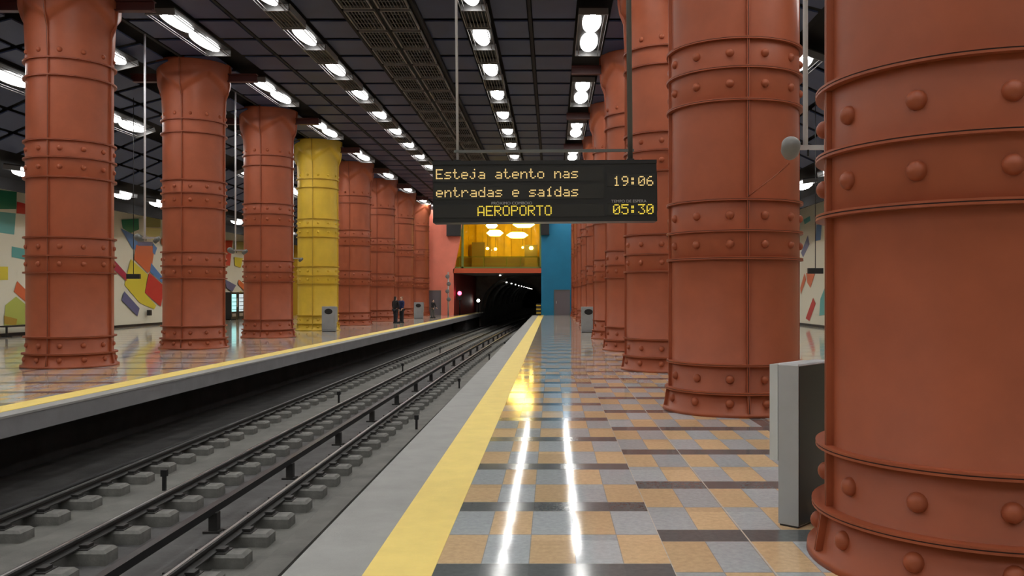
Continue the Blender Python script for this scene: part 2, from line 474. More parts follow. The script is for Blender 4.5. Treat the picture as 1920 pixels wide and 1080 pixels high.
b = MB(); b.box(PX1, 2.6, YE, YE+0.35, -1.3, ZC+0.4); struct('wall_far_right', b, M['blue'])
b = MB(); b.box(2.6, WR, YE, YE+0.35, -0.3, ZC+0.4); struct('wall_far_corner', b, M['cream'])
b = MB(); b.box(-8.15, PX1, YE, YE+0.5, PTOP, PTOP+0.38); struct('trim_11', b, M['lintel'])
b = MB(); b.box(-7.6, PX1, YE, YE+0.35, 8.0, ZC+0.4); struct('trim_12', b, M['darkwall'])
b = MB(); b.box(PX0, lipL(YE)-0.4, YE, YE+12, -1.3, -0.3); struct('trim_13', b, M['bed'])
b = MB(); b.box(PX0-0.2, edge(YE)-0.4, YE, YT, -0.3, -0.004); struct('floor_walkway', b, M['bed'])

# mezzanine room behind the big window
b = MB()
b.box(-9.2, -0.2, YE+0.36, YE+12, 3.55, 3.75, 1)
b.box(-9.3, -9.2, YE+0.36, YE+12, 3.75, ZC+0.3)
b.box(-0.3, -0.2, YE+0.36, YE+12, 3.75, ZC+0.3)
b.box(-9.3, -0.2, YE+12, YE+12.2, 3.75, ZC+0.3)
b.box(-9.3, -0.2, YE+0.36, YE+12, ZC+0.3, ZC+0.5)
b.box(-9.2, -0.3, YE+11.5, YE+11.99, 3.75, 5.2, 1)
b.box(-7.6, -6.4, YE+10.8, YE+11.5, 3.75, 6.6, 1)
b.box(-2.6, -1.4, YE+9.8, YE+10.6, 3.75, 6.3, 1)
for i in range(6):                                   # fluted back wall
    b.box(-8.6+1.35*i, -8.0+1.35*i, YE+11.7, YE+12, 3.75, ZC+0.3)
struct('wall_mezzanine', b, [M['mezz'], M['mezzfloor']])

# tunnel: red portal cheeks, then a ribbed tube
b = MB()
b.quad([(PX0,YE+0.3,-1.3),(-7.3,YT,-1.3),(-7.3,YT,PTOP),(PX0,YE+0.3,PTOP)])
b.quad([(PX0-0.3,YE+0.3,-1.3),(-7.6,YT,-1.3),(-7.6,YT,PTOP),(PX0-0.3,YE+0.3,PTOP)])
b.quad([(PX0,YE+0.3,PTOP),(-7.3,YT,PTOP),(-7.6,YT,PTOP),(PX0-0.3,YE+0.3,PTOP)])
struct('wall_portal_left', b, M['portal'])
b = MB()
b.box(PX1, PX1+0.3, YE+0.35, YT, -1.3, PTOP)
b.box(PX0-0.4, PX1+0.3, YE+0.5, YT+0.3, PTOP, PTOP+0.1)
struct('wall_portal_right', b, M['tunnel'])
CXT, RT, ZT = -3.75, 3.05, 0.35
def arch(r, n=28): return [(CXT + r*math.cos(math.pi*i/n), ZT + r*0.97*math.sin(math.pi*i/n)) for i in range(n+1)]
b = MB()
A = [(CXT+RT, ZBED)] + arch(RT) + [(CXT-RT, ZBED)]
for i in range(len(A)-1):
    (x0,z0),(x1,z1) = A[i], A[i+1]
    b.quad([(x0,YT,z0),(x1,YT,z1),(x1,230,z1),(x0,230,z0)], smooth=True)
    ymid = 4.2
# face around the arch
for i in range(len(A)-1):
    (x0,z0),(x1,z1) = A[i], A[i+1]
    b.quad([(x0,YT,z0),(x1,YT,z1),(x1,YT,PTOP+0.2),(x0,YT,PTOP+0.2)])
b.box(-8.4, CXT-RT, YT, YT+0.2, ZBED, PTOP+0.2); b.box(CXT+RT, 0.2, YT, YT+0.2, ZBED, PTOP+0.2)
b.box(-9, 1, 230, 230.3, -1.5, 5)
# ribs
y = YT+3
while y < 225:
    o_, i_ = arch(RT), arch(RT-0.18)
    for k in range(len(o_)-1):
        b.quad([(o_[k][0],y,o_[k][1]),(o_[k+1][0],y,o_[k+1][1]),(i_[k+1][0],y,i_[k+1][1]),(i_[k][0],y,i_[k][1])])
        b.quad([(i_[k][0],y,i_[k][1]),(i_[k+1][0],y,i_[k+1][1]),(i_[k+1][0],y+0.5,i_[k+1][1]),(i_[k][0],y+0.5,i_[k][1])], smooth=True)
        b.quad([(o_[k][0],y+0.5,o_[k][1]),(o_[k+1][0],y+0.5,o_[k+1][1]),(i_[k+1][0],y+0.5,i_[k+1][1]),(i_[k][0],y+0.5,i_[k][1])])
    y += 6
struct('wall_tunnel', b, M['tunnel'])

# doors in the end wall
def door(n, x0, x1, z1):
    b = MB(); b.box(x0, x1, YE-0.06, YE+0.02, 0.0, z1)
    d = struct('door_%d' % n, b, M['doorgrey'])
    f = MB(); f.box(x0-0.08, x0, YE-0.09, YE, 0, z1+0.08); f.box(x1, x1+0.08, YE-0.09, YE, 0, z1+0.08); f.box(x0, x1, YE-0.09, YE, z1, z1+0.08)
    f.build('door_frame', M['darkrod'], d)
    h = MB(); h.box(x0+0.08, x0+0.13, YE-0.12, YE-0.06, 0.95, 1.15); h.build('door_handle', M['alu'], d)
door(1, -10.4, -9.2, 1.95)
door(2, 0.2, 1.35, 2.0)

# window of the mezzanine: green frame, pane, handrail
b = MB()
b.box(-8.0, PX1, YE+0.02, YE+0.16, 3.83, 3.95); b.box(-8.0, PX1, YE+0.02, YE+0.16, 7.95, 8.05)
b.box(PX1-0.14, PX1, YE+0.02, YE+0.16, 3.83, 8.05)
for px in (868, ):
    b.box(-7.45, -7.28, YE+0.02, YE+0.16, 3.83, 8.05)
win = struct('window_1', b, M['green'])
b = MB(); b.box(-7.9, PX1, YE+0.08, YE+0.10, 3.9, 8.0); b.build('pane', M['glass'], win)
t = thing('balcony_railing', 'thin green balcony railing low behind the yellow lit window over the tunnel', 'railing', (-4.5, YE+0.9, 3.75))
b = MB(); b.box(-3.3, 3.4, -0.03, 0.03, 1.02, 1.09); b.build('handrail', M['green'], t)
b = MB(); b.box(-3.3, 3.4, -0.015, 0.015, 0.45, 0.48); b.build('lower_rail', M['green'], t)
for x in (-3.2, -1.2, 0.7, 1.85, 3.3):
    b = MB(); b.box(x-0.03, x+0.03, -0.03, 0.03, 0, 1.03); b.build('post', M['green'], t)
# warm lamps of the mezzanine
def warm_lamp(px, py, yy, w_, d_, label, h=0.14):
    x = (px-VPX)*yy/F; z = EYE + (VPY-py)*yy/F
    t = thing('pendant_lamp', label, 'lamp', (x, yy, z), 0, 'lamps in the lit room above the tunnel')
    n = 20
    prof = [(0.15, h*0.6), (0.6, h*0.6), (1.0, 0.0), (0.6, -h*0.6), (0.15, -h*0.6)]
    b = MB(); b.lathe(prof, 20, cap0=True, cap1=True)
    b.v = [(vx*w_/2, vy*d_/2, vz) for vx, vy, vz in b.v]
    b.build('shade', M['warm'], t)
    b = MB(); b.tube([(0,0,h*0.5),(0,0,ZC+0.3-z)], 0.015, 6); b.build('cord', M['black'], t)
warm_lamp(928, 437, YE+5, 1.5, 1.0, 'long glowing yellow lamp, left one under the sign in the lit window', 0.42)
warm_lamp(970, 441, YE+4, 1.9, 1.0, 'long glowing yellow lamp, right one under the sign in the lit window', 0.42)
warm_lamp(922, 423, YE+7, 1.1, 0.8, 'glowing lamp top left just below the sign in the lit window', 0.4)
warm_lamp(982, 421, YE+7, 2.0, 0.9, 'glowing lamp top right just below the sign in the lit window', 0.45)
warm_lamp(914, 466, YE+9, 0.30, 0.3, 'small round lamp at the left of the lit window, left of its pair', 0.2)
warm_lamp(929, 467, YE+9, 0.30, 0.3, 'small round lamp at the left of the lit window, right of its pair', 0.2)
warm_lamp(980, 464, YE+9, 0.22, 0.3, 'faint small round lamp right of middle in the lit window', 0.15)
warm_lamp(996, 465, YE+9, 0.40, 0.3, 'small bright round lamp at the right of the lit window', 0.25)

# ------------------------------------------------------------------ columns
RC = 0.93
def ring_pts(): pass
def flange(b, z, r=RC, p=0.066, t=0.036):
    """two bolted plates with a dark gasket between them"""
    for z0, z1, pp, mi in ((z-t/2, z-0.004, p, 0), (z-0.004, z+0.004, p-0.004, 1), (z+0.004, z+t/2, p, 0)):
        P = [(r-0.02, z0), (r+pp, z0), (r+pp, z1), (r-0.02, z1)]
        for q0, q1 in zip(P[:-1], P[1:]): b.lathe([q0, q1], 64, mi=mi)
def cap_r(z, a):
    """radius of the spreading head at height z, direction a"""
    t = max(0.0, (z-7.15)/(ZC-7.15))
    r = RC + 0.075*t
    q = abs(((math.degrees(a) + 45) % 90) - 45)      # degrees away from the nearest seam
    zv = 7.95 + 0.55*(q/45.0)
    if z > zv: r += min(0.11, 0.8*(z-zv))
    return r
def column_meshes(pm, key):
    D = {}
    b = MB()
    b.lathe([(1.055, 0.0), (1.05, 0.05), (1.00, 0.06), (0.955, 0.33), (RC, 0.35), (RC, 2.0), (RC, 4.5), (RC, 7.16)], 64, cap0=True)
    D['shaft'] = b.mesh('shaft', pm)
    # head
    b = MB(); n = 96; zs = [7.12 + (ZC+0.03-7.12)*i/30 for i in range(31)]
    for z in zs:
        for i in range(n):
            a = 2*math.pi*i/n; r = cap_r(z, a)
            b.v.append((r*math.cos(a), r*math.sin(a), z))
    for j in range(30):
        for i in range(n):
            k = (i+1) % n
            b.f.append((j*n+i, j*n+k, (j+1)*n+k, (j+1)*n+i)); b.m.append(0); b.sm.append(True)
    b.f.append(tuple(30*n+i for i in range(n))); b.m.append(0); b.sm.append(False)
    D['capital'] = b.mesh('capital', pm)
    # vertical seam strip along +x
    b = MB()
    def seg(z0, z1, f0, f1):
      for ya, yb, pp, mi in ((-0.018, -0.006, 0.045, 0), (-0.006, 0.006, 0.043, 1), (0.006, 0.018, 0.045, 0)):  # dark middle strip holds the seam's shade in its colour
        n0 = len(b.v)
        for z, r in ((z0, f0), (z1, f1)):
            b.v += [(r-0.03,ya,z),(r+pp,ya,z),(r+pp,yb,z),(r-0.03,yb,z)]
        for q in ((0,1,5,4),(1,2,6,5),(2,3,7,6),(3,0,4,7),(0,3,2,1),(4,5,6,7)):
            b.f.append(tuple(n0+i for i in q)); b.m.append(mi); b.sm.append(False)
    seg(0.06, 0.34, 1.0, 0.955); seg(0.34, 7.15, RC, RC)
    for i in range(8):
        z0, z1 = 7.15+0.225*i, 7.15+0.225*(i+1)
        seg(z0, z1, cap_r(z0, 0), cap_r(z1, 0))
    D['seam'] = b.mesh('seam_strip', [pm, M['jointshade']])
    # bands of flanges
    def band(zs, rr=None, sleeve=True):
        b = MB()
        for i, z in enumerate(zs): flange(b, z, RC if rr is None else rr[i])
        if sleeve: b.lathe([(RC+0.001, zs[0]), (RC+0.010, zs[0]+0.02), (RC+0.010, zs[-1]-0.02), (RC+0.001, zs[-1])], 64)
        return b
    D['base_band'] = (band([0.325, 0.715], [0.955, RC], False), [(0.52, RC), (0.19, 0.977)])
    D['lower_band'] = (band([2.205, 2.59, 3.02]), [(2.40, RC+0.01), (2.80, RC+0.01)])
    D['upper_band'] = (band([4.40, 4.85, 5.25]), [(4.625, RC+0.01), (5.05, RC+0.01)])
    D['neck_band'] = (band([6.72, 7.12], None, False), [(7.30, RC+0.002)])
    b = MB()
    rv = []
    for i in range(5):
        t = i/4*math.pi/2
        rv.append((0.060*math.cos(t) if i < 4 else 0.004, 0.052*math.sin(t)))
    b.lathe([(0.060, -0.03)] + rv, 14, cap1=True)
    b.v = [(z, x, y) for x, y, z in b.v]              # dome points along +x
    D['rivet_mb'] = b
    D['rivet'] = b.mesh('rivet', pm)
    for k in ('base_band', 'lower_band', 'upper_band', 'neck_band'):
        bb, rows = D[k]
        plain = bb.mesh(k, [pm, M['jointshade']])
        full = MB(); full.v = list(bb.v); full.f = list(bb.f); full.m = list(bb.m); full.sm = list(bb.sm)
        for z, r in rows:
            for i in range(12):
                mtx = Matrix.Rotation(R(15+30*i), 4, 'Z') @ Matrix.Translation((r, 0, z))
                n0 = len(full.v)
                full.v += [tuple(mtx @ Vector(p)) for p in b.v]
                full.f += [tuple(n0+q for q in f) for f in b.f]; full.m += b.m; full.sm += b.sm
        D[k] = (plain, full.mesh(k, [pm, M['jointshade']]), rows)
    return D
CM = {'red': column_meshes(M['red'], 'red'), 'yel': column_meshes(M['yel'], 'yel')}
def column(x, y, label, group, colour='red', rivets=True):
    D = CM[colour]
    t = thing('column', label, 'column', (x, y, 0), 0, group)
    link('shaft', D['shaft'], t); link('capital', D['capital'], t)
    for k in range(4): link('seam_strip', D['seam'], t, (0,0,0), R(90*k))
    for nm in ('base_band', 'lower_band', 'upper_band', 'neck_band'):
        plain, full, rows = D[nm]
        bo = link(nm, plain if rivets else full, t)
        if rivets:
            for z, r in rows:
                for i in range(12):
                    a = R(15+30*i)
                    link('rivet', D['rivet'], bo, (r*math.cos(a), r*math.sin(a), z), a)
    return t
GL = 'riveted columns along the left platform'; GR = 'riveted columns along the right platform'
RX = [(2.727, 5.65), (2.70, 13.1), (2.61, 20.0), (2.585, 27.0), (2.54, 34.0), (2.52, 41.0), (2.50, 48.0), (2.48, 55.0), (2.46, 62.0), (2.44, 69.0)]
LABR = ['huge brick-red riveted column cropped by the right edge of the photo, behind the grey litter bin',
        'brick-red riveted column second from the front on the right, with a cable slanting up to a camera',
        'brick-red riveted column third from the front on the right platform',
        'brick-red riveted column fourth from the front on the right platform, narrow slice in view',
        'brick-red riveted column fifth from the front on the right platform',
        'brick-red riveted column behind the litter bin far down the right platform',
        'brick-red riveted column seventh from the front on the right platform, thin sliver',
        'brick-red riveted column third from the far blue wall, right platform',
        'brick-red riveted column second from the far blue wall, right platform',
        'last brick-red riveted column of the right platform, beside the blue wall']
for i, (x, y) in enumerate(RX): column(x, y, LABR[i], GR, 'red', i < 5)
LABL = ['brick-red riveted column nearest on the left platform, at the left edge of the photo',
        'brick-red riveted column second from the front on the left platform',
        'brick-red riveted column just left of the yellow column',
        'yellow riveted column, the only yellow one, with a litter bin at its foot',
        'brick-red riveted column just right of the yellow column',
        'brick-red riveted column second to the right of the yellow column, left of two people',
        'brick-red riveted column behind the two standing people',
        'last brick-red riveted column of the left platform, against the coral end wall']
LCOL = []
for i in range(8):
    y = 21.0 + 7.0*i; x = -11.5 + 0.0145*(y-21)
    LCOL.append((x, y))
    column(x, y, LABL[i], GL, 'yel' if i == 3 else 'red', i < 5)
for x, y, l in ((-11.6, 14.0, 'brick-red riveted column just outside the left edge of the photo'),
                (-11.7, 7.0, 'brick-red riveted column far outside the left edge of the photo')):
    column(x, y, l, GL, 'red', False)

# dark red cross beams that the heads carry
bm_ = MB(); bm_.box(-2.0, 2.0, -0.10, 0.10, 0.0, 0.03); bm_.box(-2.0, 2.0, -0.02, 0.02, 0.03, 0.22); bm_.box(-2.0, 2.0, -0.10, 0.10, 0.22, 0.25)
bmesh_ = bm_.mesh('cross_beam', M['beam'])
def beam(x, y, label):
    tag(link('cross_beam', bmesh_, None, (x, y, 8.45)), label, 'beam', 'cross beams under the ceiling')
for i, (x, y) in enumerate(LCOL): beam(x, y, 'dark red ceiling beam through the head of the %s left-hand column' % ORD[i])
for i, (x, y) in enumerate(RX): beam(x, y, 'dark red ceiling beam through the head of the %s right-hand column' % ORD[i])

# ------------------------------------------------------------------ ceiling lights
def lens_mesh(w_, l_, gaps=1, dome=0.0):
    b = MB(); n = 28
    for g in range(gaps):
        ll = l_/gaps; cy = -l_/2 + ll*(g+0.5); ll -= 0.02
        def se(sc, z):
            out = []
            for i in range(n):
                a = 2*math.pi*i/n; c, s_ = math.cos(a), math.sin(a); e = 2/2.0
                out.append((sc*w_/2*math.copysign(abs(c)**e, c), cy + (ll/2-(1-sc)*w_/2)*math.copysign(abs(s_)**e, s_), z))
            return out
        n0 = len(b.v)
        for sc, z in (((1.0, 0.06), (0.99, 0.012), (0.95, 0.004), (0.5, 0.0)) if not dome else ((1.0, 0.06), (0.97, -0.45*dome), (0.80, -0.8*dome), (0.4, -dome))): b.v += se(sc, z)
        for j in range(3):
            for i in range(n):
                k = (i+1) % n
                b.f.append((n0+j*n+i, n0+j*n+k, n0+(j+1)*n+k, n0+(j+1)*n+i)); b.m.append(0); b.sm.append(True)
        b.f.append(tuple(n0+3*n+i for i in range(n))); b.m.append(0); b.sm.append(False)
        b.f.append(tuple(n0+i for i in range(n))); b.m.append(0); b.sm.append(False)
    return b
def frame_mesh(w_, l_):
    """housing plate with two long wires and end caps under it"""
    b = MB()
    b.box(-w_/2, w_/2, -l_/2, l_/2, 0.13, 0.17)
    for x in (-w_/2, -w_/2+0.09, w_/2-0.09, w_/2):
        b.box(x-0.008, x+0.008, -l_/2, l_/2, -0.02, -0.004, 1)
    for s_ in (-1, 1):
        y = s_*l_/2
        b.box(-w_/2, w_/2, y-0.02, y+0.02, -0.035, 0.13, 1)
    return b
TUBE = {}
for key, l_ in (('single', 1.5), ('double', 1.5), ('wash', 1.2)):
    b = MB(); b.tube([(0, -l_/2, -0.03), (0, l_/2, -0.03)], 0.028, 8)
    b.v = [(x*(5.2 if key == 'wash' else 2.6), y, -0.008 + (z+0.03)*0.12) for x, y, z in b.v]
    if key == 'wash': b.v = [(x*0.55, y*0.5, z-0.222) for x, y, z in b.v]
    TUBE[key] = b.mesh('tube', M['lamp'])
LM = {}
for key, w_, l_, g, fw in (('single', 0.46, 1.85, 1, 0.62), ('double', 0.50, 3.7, 2, 0.74), ('wash', 0.50, 1.5, 1, 0.6)):
    LM[key] = (frame_mesh(fw, l_+0.14).mesh('frame', [M['fixture'], M['mesh']]), [lens_mesh(w_, l_/g, 1, 0.22 if key == 'wash' else 0.0).mesh('lamp', M['diffuser'])]*g, l_/g, TUBE[key])
def light(kind, x, y, z, label, group):
    t = thing('ceiling_light', label, 'ceiling light', (x, y, z), 0, group)
    if kind == 'wash': t.rotation_euler[1] = R(7) if x < XM else R(-7)
    elif abs(x-XM) > 7.5: t.rotation_euler[1] = -ceil_tilt(x)
    fm, ls, ll, tb = LM[kind]
    link('frame', fm, t)
    for i, lm in enumerate(ls):
        link('tube', tb, link('lamp', lm, t, (0, (i-(len(ls)-1)/2)*ll, 0.06)))
ZL = 8.75
def row(kind, x, ys, z, desc, group):
    n = 0
    for y in ys:
        if in_frame(x, y, z, 0):
            lab = 'bright ceiling light, %s from the front in %s' % (ORD[min(n, 24)], desc); n += 1
            light(kind, x, y, z, lab, group)
        else:
            light(kind, x, y, z, 'ceiling light outside the picture in %s' % desc, group + ', out of view')
def back_first(ys, x, z):
    a = sorted([y for y in ys if not in_frame(x, y, z, 0)], reverse=True); c = sorted([y for y in ys if in_frame(x, y, z, 0)])
    return c + a
Y7 = [24.0 + 7*k for k in range(-4, 7)]
Y35 = [24.3 + 3.5*k for k in range(-8, 14)]
def rows(kind, x, ys, z, desc, group): row(kind, x, back_first(ys, x, z), z, desc, group)
rows('double', 1.03, Y7, ZL, 'the double row by the right columns', 'double lights by the right columns')
light('double', -9.85, 70.0, ZL, 'added ceiling light that brightens the coral end wall', 'lights added at the end wall')  # this and the next fixture are added to brighten the end walls
light('double', 1.03, 70.0, ZL, 'added ceiling light that brightens the blue end wall, hidden behind the departure sign', 'lights added at the end wall')
rows('single', -1.96, Y35, ZL, 'the row over the right track', 'single lights over the right track')
rows('single', -6.85, Y35, ZL, 'the row over the left track', 'single lights over the left track')
rows('double', -9.85, Y7, ZL, 'the double row by the left columns', 'double lights by the left columns')
rows('double', -12.55, Y7, 8.38, 'the row just behind the left columns', 'double lights behind the left columns')
rows('double', -15.2, Y7, 7.70, 'the row over the left aisle', 'lights over the left aisle')
rows('double', 3.75, Y7, 8.38, 'the row just behind the right columns', 'double lights behind the right columns')
rows('double', 6.45, Y7, 7.70, 'the row over the right aisle', 'lights over the right aisle')
YW = [24.5 + 3.5*k - 0.1 for k in range(-8, 14)]
rows('wash', -18.8, YW, 6.06, 'the low row before the left mural', 'low lights before the left mural')
rows('wash', 10.0, YW, 6.06, 'the low row before the right mural', 'low lights before the right mural')

# louvres between the single lights
b = MB(); l_ = 1.42
for i in range(7): b.box(-0.27+0.09*i-0.006, -0.27+0.09*i+0.006, -l_/2, l_/2, 0.0, 0.05)
b.box(-0.33, 0.33, -l_/2, -l_/2+0.025, -0.01, 0.08); b.box(-0.33, 0.33, l_/2-0.025, l_/2, -0.01, 0.08)
b.box(-0.33, -0.305, -l_/2, l_/2, -0.01, 0.17); b.box(0.305, 0.33, -l_/2, l_/2, -0.01, 0.17)
b.box(-0.30, 0.30, -l_/2, l_/2, 0.16, 0.18, 1)
lou = b.mesh('louvre', [M['grille'], M['fixture']])
for x, d in ((-1.96, 'right'), (-6.85, 'left')):
    n = 0
    for y in Y35[:-1]:
        if y < 15: continue
        vis = in_frame(x, y+1.75, ZL, 0)
        tag(link('louvre', lou, None, (x, y+1.75, ZL)), ('grey ceiling louvre, %s from the front between the lights over the %s track' % (ORD[n], d)) if vis else 'grey ceiling louvre just out of view over the %s track' % d,
            'louvre', 'louvres over the %s track' % d)
        n += vis
# twin grille panels along the centre line
b = MB(); l_ = 1.52
for i in range(8): b.box(-0.30+0.0857*i-0.006, -0.30+0.0857*i+0.006, -l_/2, l_/2, 0.0, 0.03)
for s in (-1, 1):
    b.box(-0.38, 0.38, s*l_/2-0.02, s*l_/2+0.02, -0.01, 0.06); b.box(s*0.37-0.02, s*0.37+0.02, -l_/2, l_/2, -0.01, 0.06)
for yy in (-0.38, 0.0, 0.38): b.box(-0.36, 0.36, yy-0.006, yy+0.006, 0.03, 0.06)
gm = b.mesh('ceiling_grille', M['mesh'])
for x, d in ((-4.86, 'left'), (-3.95, 'right')):
    n = 0
    for k in range(32):
        y = 16.75 + 1.75*k - 0.9
        vis = in_frame(x, y, ZL, 0)
        tag(link('ceiling_grille', gm, None, (x, y, ZL+0.06)),
            ('dark ceiling grille panel, %s from the front in the %s column of the middle' % (ORD[min(n, 24)], d)) if vis else 'dark ceiling grille panel out of view in the %s middle column' % d,
            'grille', 'twin grille panels along the ceiling middle')
        n += vis
for x in (-5.32, -4.41, -3.48):
    pass
b = MB()
for x in (-5.35, -4.405, -3.46): b.box(x-0.035, x+0.035, YB, YE, ZL+0.10, ZC+0.4)
struct('trim_14', b, M['void'])

# ------------------------------------------------------------------ tracks
def rail_path(x): return [(x+bend(y), y, 0) for y in [YB+0.5 + 2*i for i in range(70)]]
ZR = -1.10
RPROF = [(-0.09, ZBED+0.178), (0.09, ZBED+0.178), (0.09, ZBED+0.193), (0.022, ZBED+0.21), (0.02, ZR-0.05), (0.042, ZR-0.038), (0.042, ZR-0.006),
         (0.034, ZR-0.003), (-0.034, ZR-0.003), (-0.042, ZR-0.006), (-0.042, ZR-0.038), (-0.02, ZR-0.05), (-0.022, ZBED+0.21), (-0.09, ZBED+0.193)]
HPROF = [(-0.018, ZR-0.004), (0.018, ZR-0.004), (0.018, ZR), (-0.018, ZR)]
blk = MB(); blk.bevbox(-0.22, 0.41, -0.15, 0.15, 0.0, 0.17, 0.035)
blkm = blk.mesh('sleeper_block', M['block'])
fst = MB(); fst.box(-0.16, -0.07, -0.07, 0.07, 0.165, 0.215); fst.box(0.07, 0.17, -0.07, 0.07, 0.165, 0.215); fst.box(-0.19, 0.20, -0.12, 0.12, 0.16, 0.178)
fstm = fst.mesh('rail_clip', M['rail'])
def track(label, xs, y_first, nmax):
    t = thing('railway_track', label, 'track', (xs[0], 8, ZBED))
    base = Vector((-xs[0], -8, -ZBED))
    ys = [y_first + 0.84*k for k in range(100)]
    ys = [y for y in ys if y < 84]
    far = MB(); cnt = 0
    for y in ys:
        for x in xs:
            p = Vector((x+bend(y), y, ZBED)) + base
            if cnt < nmax:
                o = link('sleeper_block', blkm, t, p); link('rail_clip', fstm, o); cnt += 1
            else:
                n0 = len(far.v)
                for src in (blk,):
                    far.v += [tuple(Vector(q)+p) for q in src.v]
                    far.f += [tuple(n0+i for i in f) for f in src.f]; far.m += src.m; far.sm += src.sm
    o = far.build('sleeper_block', M['block'], t); o['kind'] = 'stuff'
    for x in xs:
        b = MB(); b.sweep(RPROF, rail_path(x)); b.v = [tuple(Vector(q)+base) for q in b.v]
        r_ = b.build('rail', M['rail'], t)
        b = MB(); b.sweep(HPROF, rail_path(x)); b.v = [tuple(Vector(q)+base) for q in b.v]
        b.build('running_surface', M['railtop'], r_)
track('railway track along the left platform, concrete blocks under dark rails', (-6.95, -5.48), 7.6, 100)
track('railway track along the right platform, its near rail tucked under the ledge', (-3.86, -2.42), 7.45, 100)
# conductor rail
t = thing('conductor_rail', 'thin black conductor rail on posts between the two tracks', 'rail', (-4.40, 8, ZBED))
base = Vector((4.40, -8, -ZBED))
b = MB(); b.sweep([(-0.04, -1.13), (0.04, -1.13), (0.05, -1.03), (-0.05, -1.03)], rail_path(-4.40)); b.v = [tuple(Vector(q)+base) for q in b.v]
b.build('rail', M['black'], t)
b = MB(); b.box(-0.035, 0.075, -0.06, 0.06, 0.0, 0.26); b.box(-0.10, 0.12, -0.09, 0.09, 0.0, 0.03)
brm = b.mesh('bracket', M['rail'])
for k in range(22):
    y = 8.1 + 3.3*k
    link('bracket', brm, t, Vector((-4.40+bend(y), y, ZBED)) + base)
# little marker posts
b = MB(); b.box(-0.025, 0.025, -0.025, 0.025, 0, 0.30); b.box(-0.045, 0.045, -0.035, 0.035, 0.22, 0.32)
pm_ = b.mesh('marker_post', M['black'])
for x, ys, z, d in ((-6.0, (13.6, 24.6, 34.6, 45), ZBED+0.05, 'between the rails of the left track'), (-3.05, (19.7, 28.3, 40.0, 50), ZBED+0.06, 'beside the ledge of the right platform')):
    for i, y in enumerate(ys):
        tag(link('marker_post', pm_, None, (x+bend(y), y, z)), 'small black marker post, %s from the front %s' % (ORD[i], d), 'post', 'marker posts %s' % d)

# ------------------------------------------------------------------ hanging destination sign
FONT = {
 'E':['11111','10000','10000','11110','10000','10000','11111'], 's':['00000','00000','01111','10000','01110','00001','11110'],
 't':['01000','01000','11100','01000','01000','01001','00110'], 'e':['00000','00000','01110','10001','11111','10000','01110'],
 'j':['00010','00000','00110','00010','00010','10010','01100'], 'a':['00000','00000','01110','00001','01111','10001','01111'],
 'n':['00000','00000','10110','11001','10001','10001','10001'], 'o':['00000','00000','01110','10001','10001','10001','01110'],
 'r':['00000','00000','10110','11001','10000','10000','10000'], 'd':['00001','00001','01101','10011','10001','10001','01111'],
 'í':['00010','00100','01100','00100','00100','00100','01110'], 'A':['01110','10001','10001','10001','11111','10001','10001'],
 'R':['11110','10001','10001','11110','10100','10010','10001'], 'O':['01110','10001','10001','10001','10001','10001','01110'],
 'P':['11110','10001','10001','11110','10000','10000','10000'], 'T':['11111','00100','00100','00100','00100','00100','00100'],
 '1':['00100','01100','00100','00100','00100','00100','01110'], '9':['01110','10001','10001','01111','00001','00010','01100'],
 ':':['00000','01100','01100','00000','01100','01100','00000'], '0':['01110','10001','10011','10101','11001','10001','01110'],
 '6':['00110','01000','10000','11110','10001','10001','01110'], '5':['11111','10000','11110','00001','00001','10001','01110'],
 '3':['11111','00010','00100','00010','00001','10001','01110'], ' ':['00000']*7}
YS = 8.0
PXM = YS/F
sign = thing('departure_sign', 'black hanging departure sign with amber dot-matrix text AEROPORTO', 'sign', ((1022-VPX)*PXM, YS, EYE+(VPY-358.5)*PXM))
sign.rotation_euler = (0, R(-0.55), R(1.0))
def sx_(px): return (px-1022)*PXM
def sz_(py): return -(py-358.5)*PXM
b = MB(); b.box(sx_(812), sx_(1232), 0.0, 0.22, sz_(416), sz_(301))
b.box(sx_(812), sx_(1232), -0.012, 0.0, sz_(308), sz_(301)); b.box(sx_(812), sx_(1232), -0.012, 0.0, sz_(416), sz_(409))
b.build('case', M['case'], sign)
b = MB(); b.box(sx_(1150), sx_(1239), 0.22, 0.36, sz_(393), sz_(318)); b.build('rear_case', M['case'], sign)
for x0, x1, y0, y1 in ((814, 1132, 312, 340), (814, 1132, 345, 373), (814, 1132, 383, 407), (1138, 1230, 327, 351), (1138, 1230, 382, 405)):
    b = MB(); b.box(sx_(x0), sx_(x1), -0.006, 0.001, sz_(y1), sz_(y0)); b.build('screen', M['screen'], sign)
def led_text(txt, px0, py0, pitch, dot, m):
    b = MB()
    for i, ch in enumerate(txt):
        for r_, line in enumerate(FONT[ch]):
            for c_, bit in enumerate(line):
                if bit != '1': continue
                x = sx_(px0 + pitch*i + dot*(c_+0.5)); z = sz_(py0 + dot*1.02*(r_+0.5)); h = dot*PXM*0.43
                q = h*0.45
                b.quad([(x-h,-0.011,z-q),(x-q,-0.011,z-h),(x+q,-0.011,z-h),(x+h,-0.011,z-q),(x+h,-0.011,z+q),(x+q,-0.011,z+h),(x-q,-0.011,z+h),(x-h,-0.011,z+q)])
                b.box(x-h*0.8, x+h*0.8, -0.0105, -0.006, z-h*0.8, z+h*0.8)
    o = b.build('led_text', m, sign)
    return o
led_text('Esteja atento nas', 818, 316, 15.8, 2.65, M['led'])
led_text('entradas e saídas', 818, 350, 15.8, 2.65, M['led'])
led_text('AEROPORTO', 895, 385, 15.7, 2.72, M['ledyellow'])
led_text('19:06', 1150, 331.5, 15.6, 2.6, M['led'])
led_text('05:30', 1149, 384, 15.7, 2.72, M['ledyellow'])
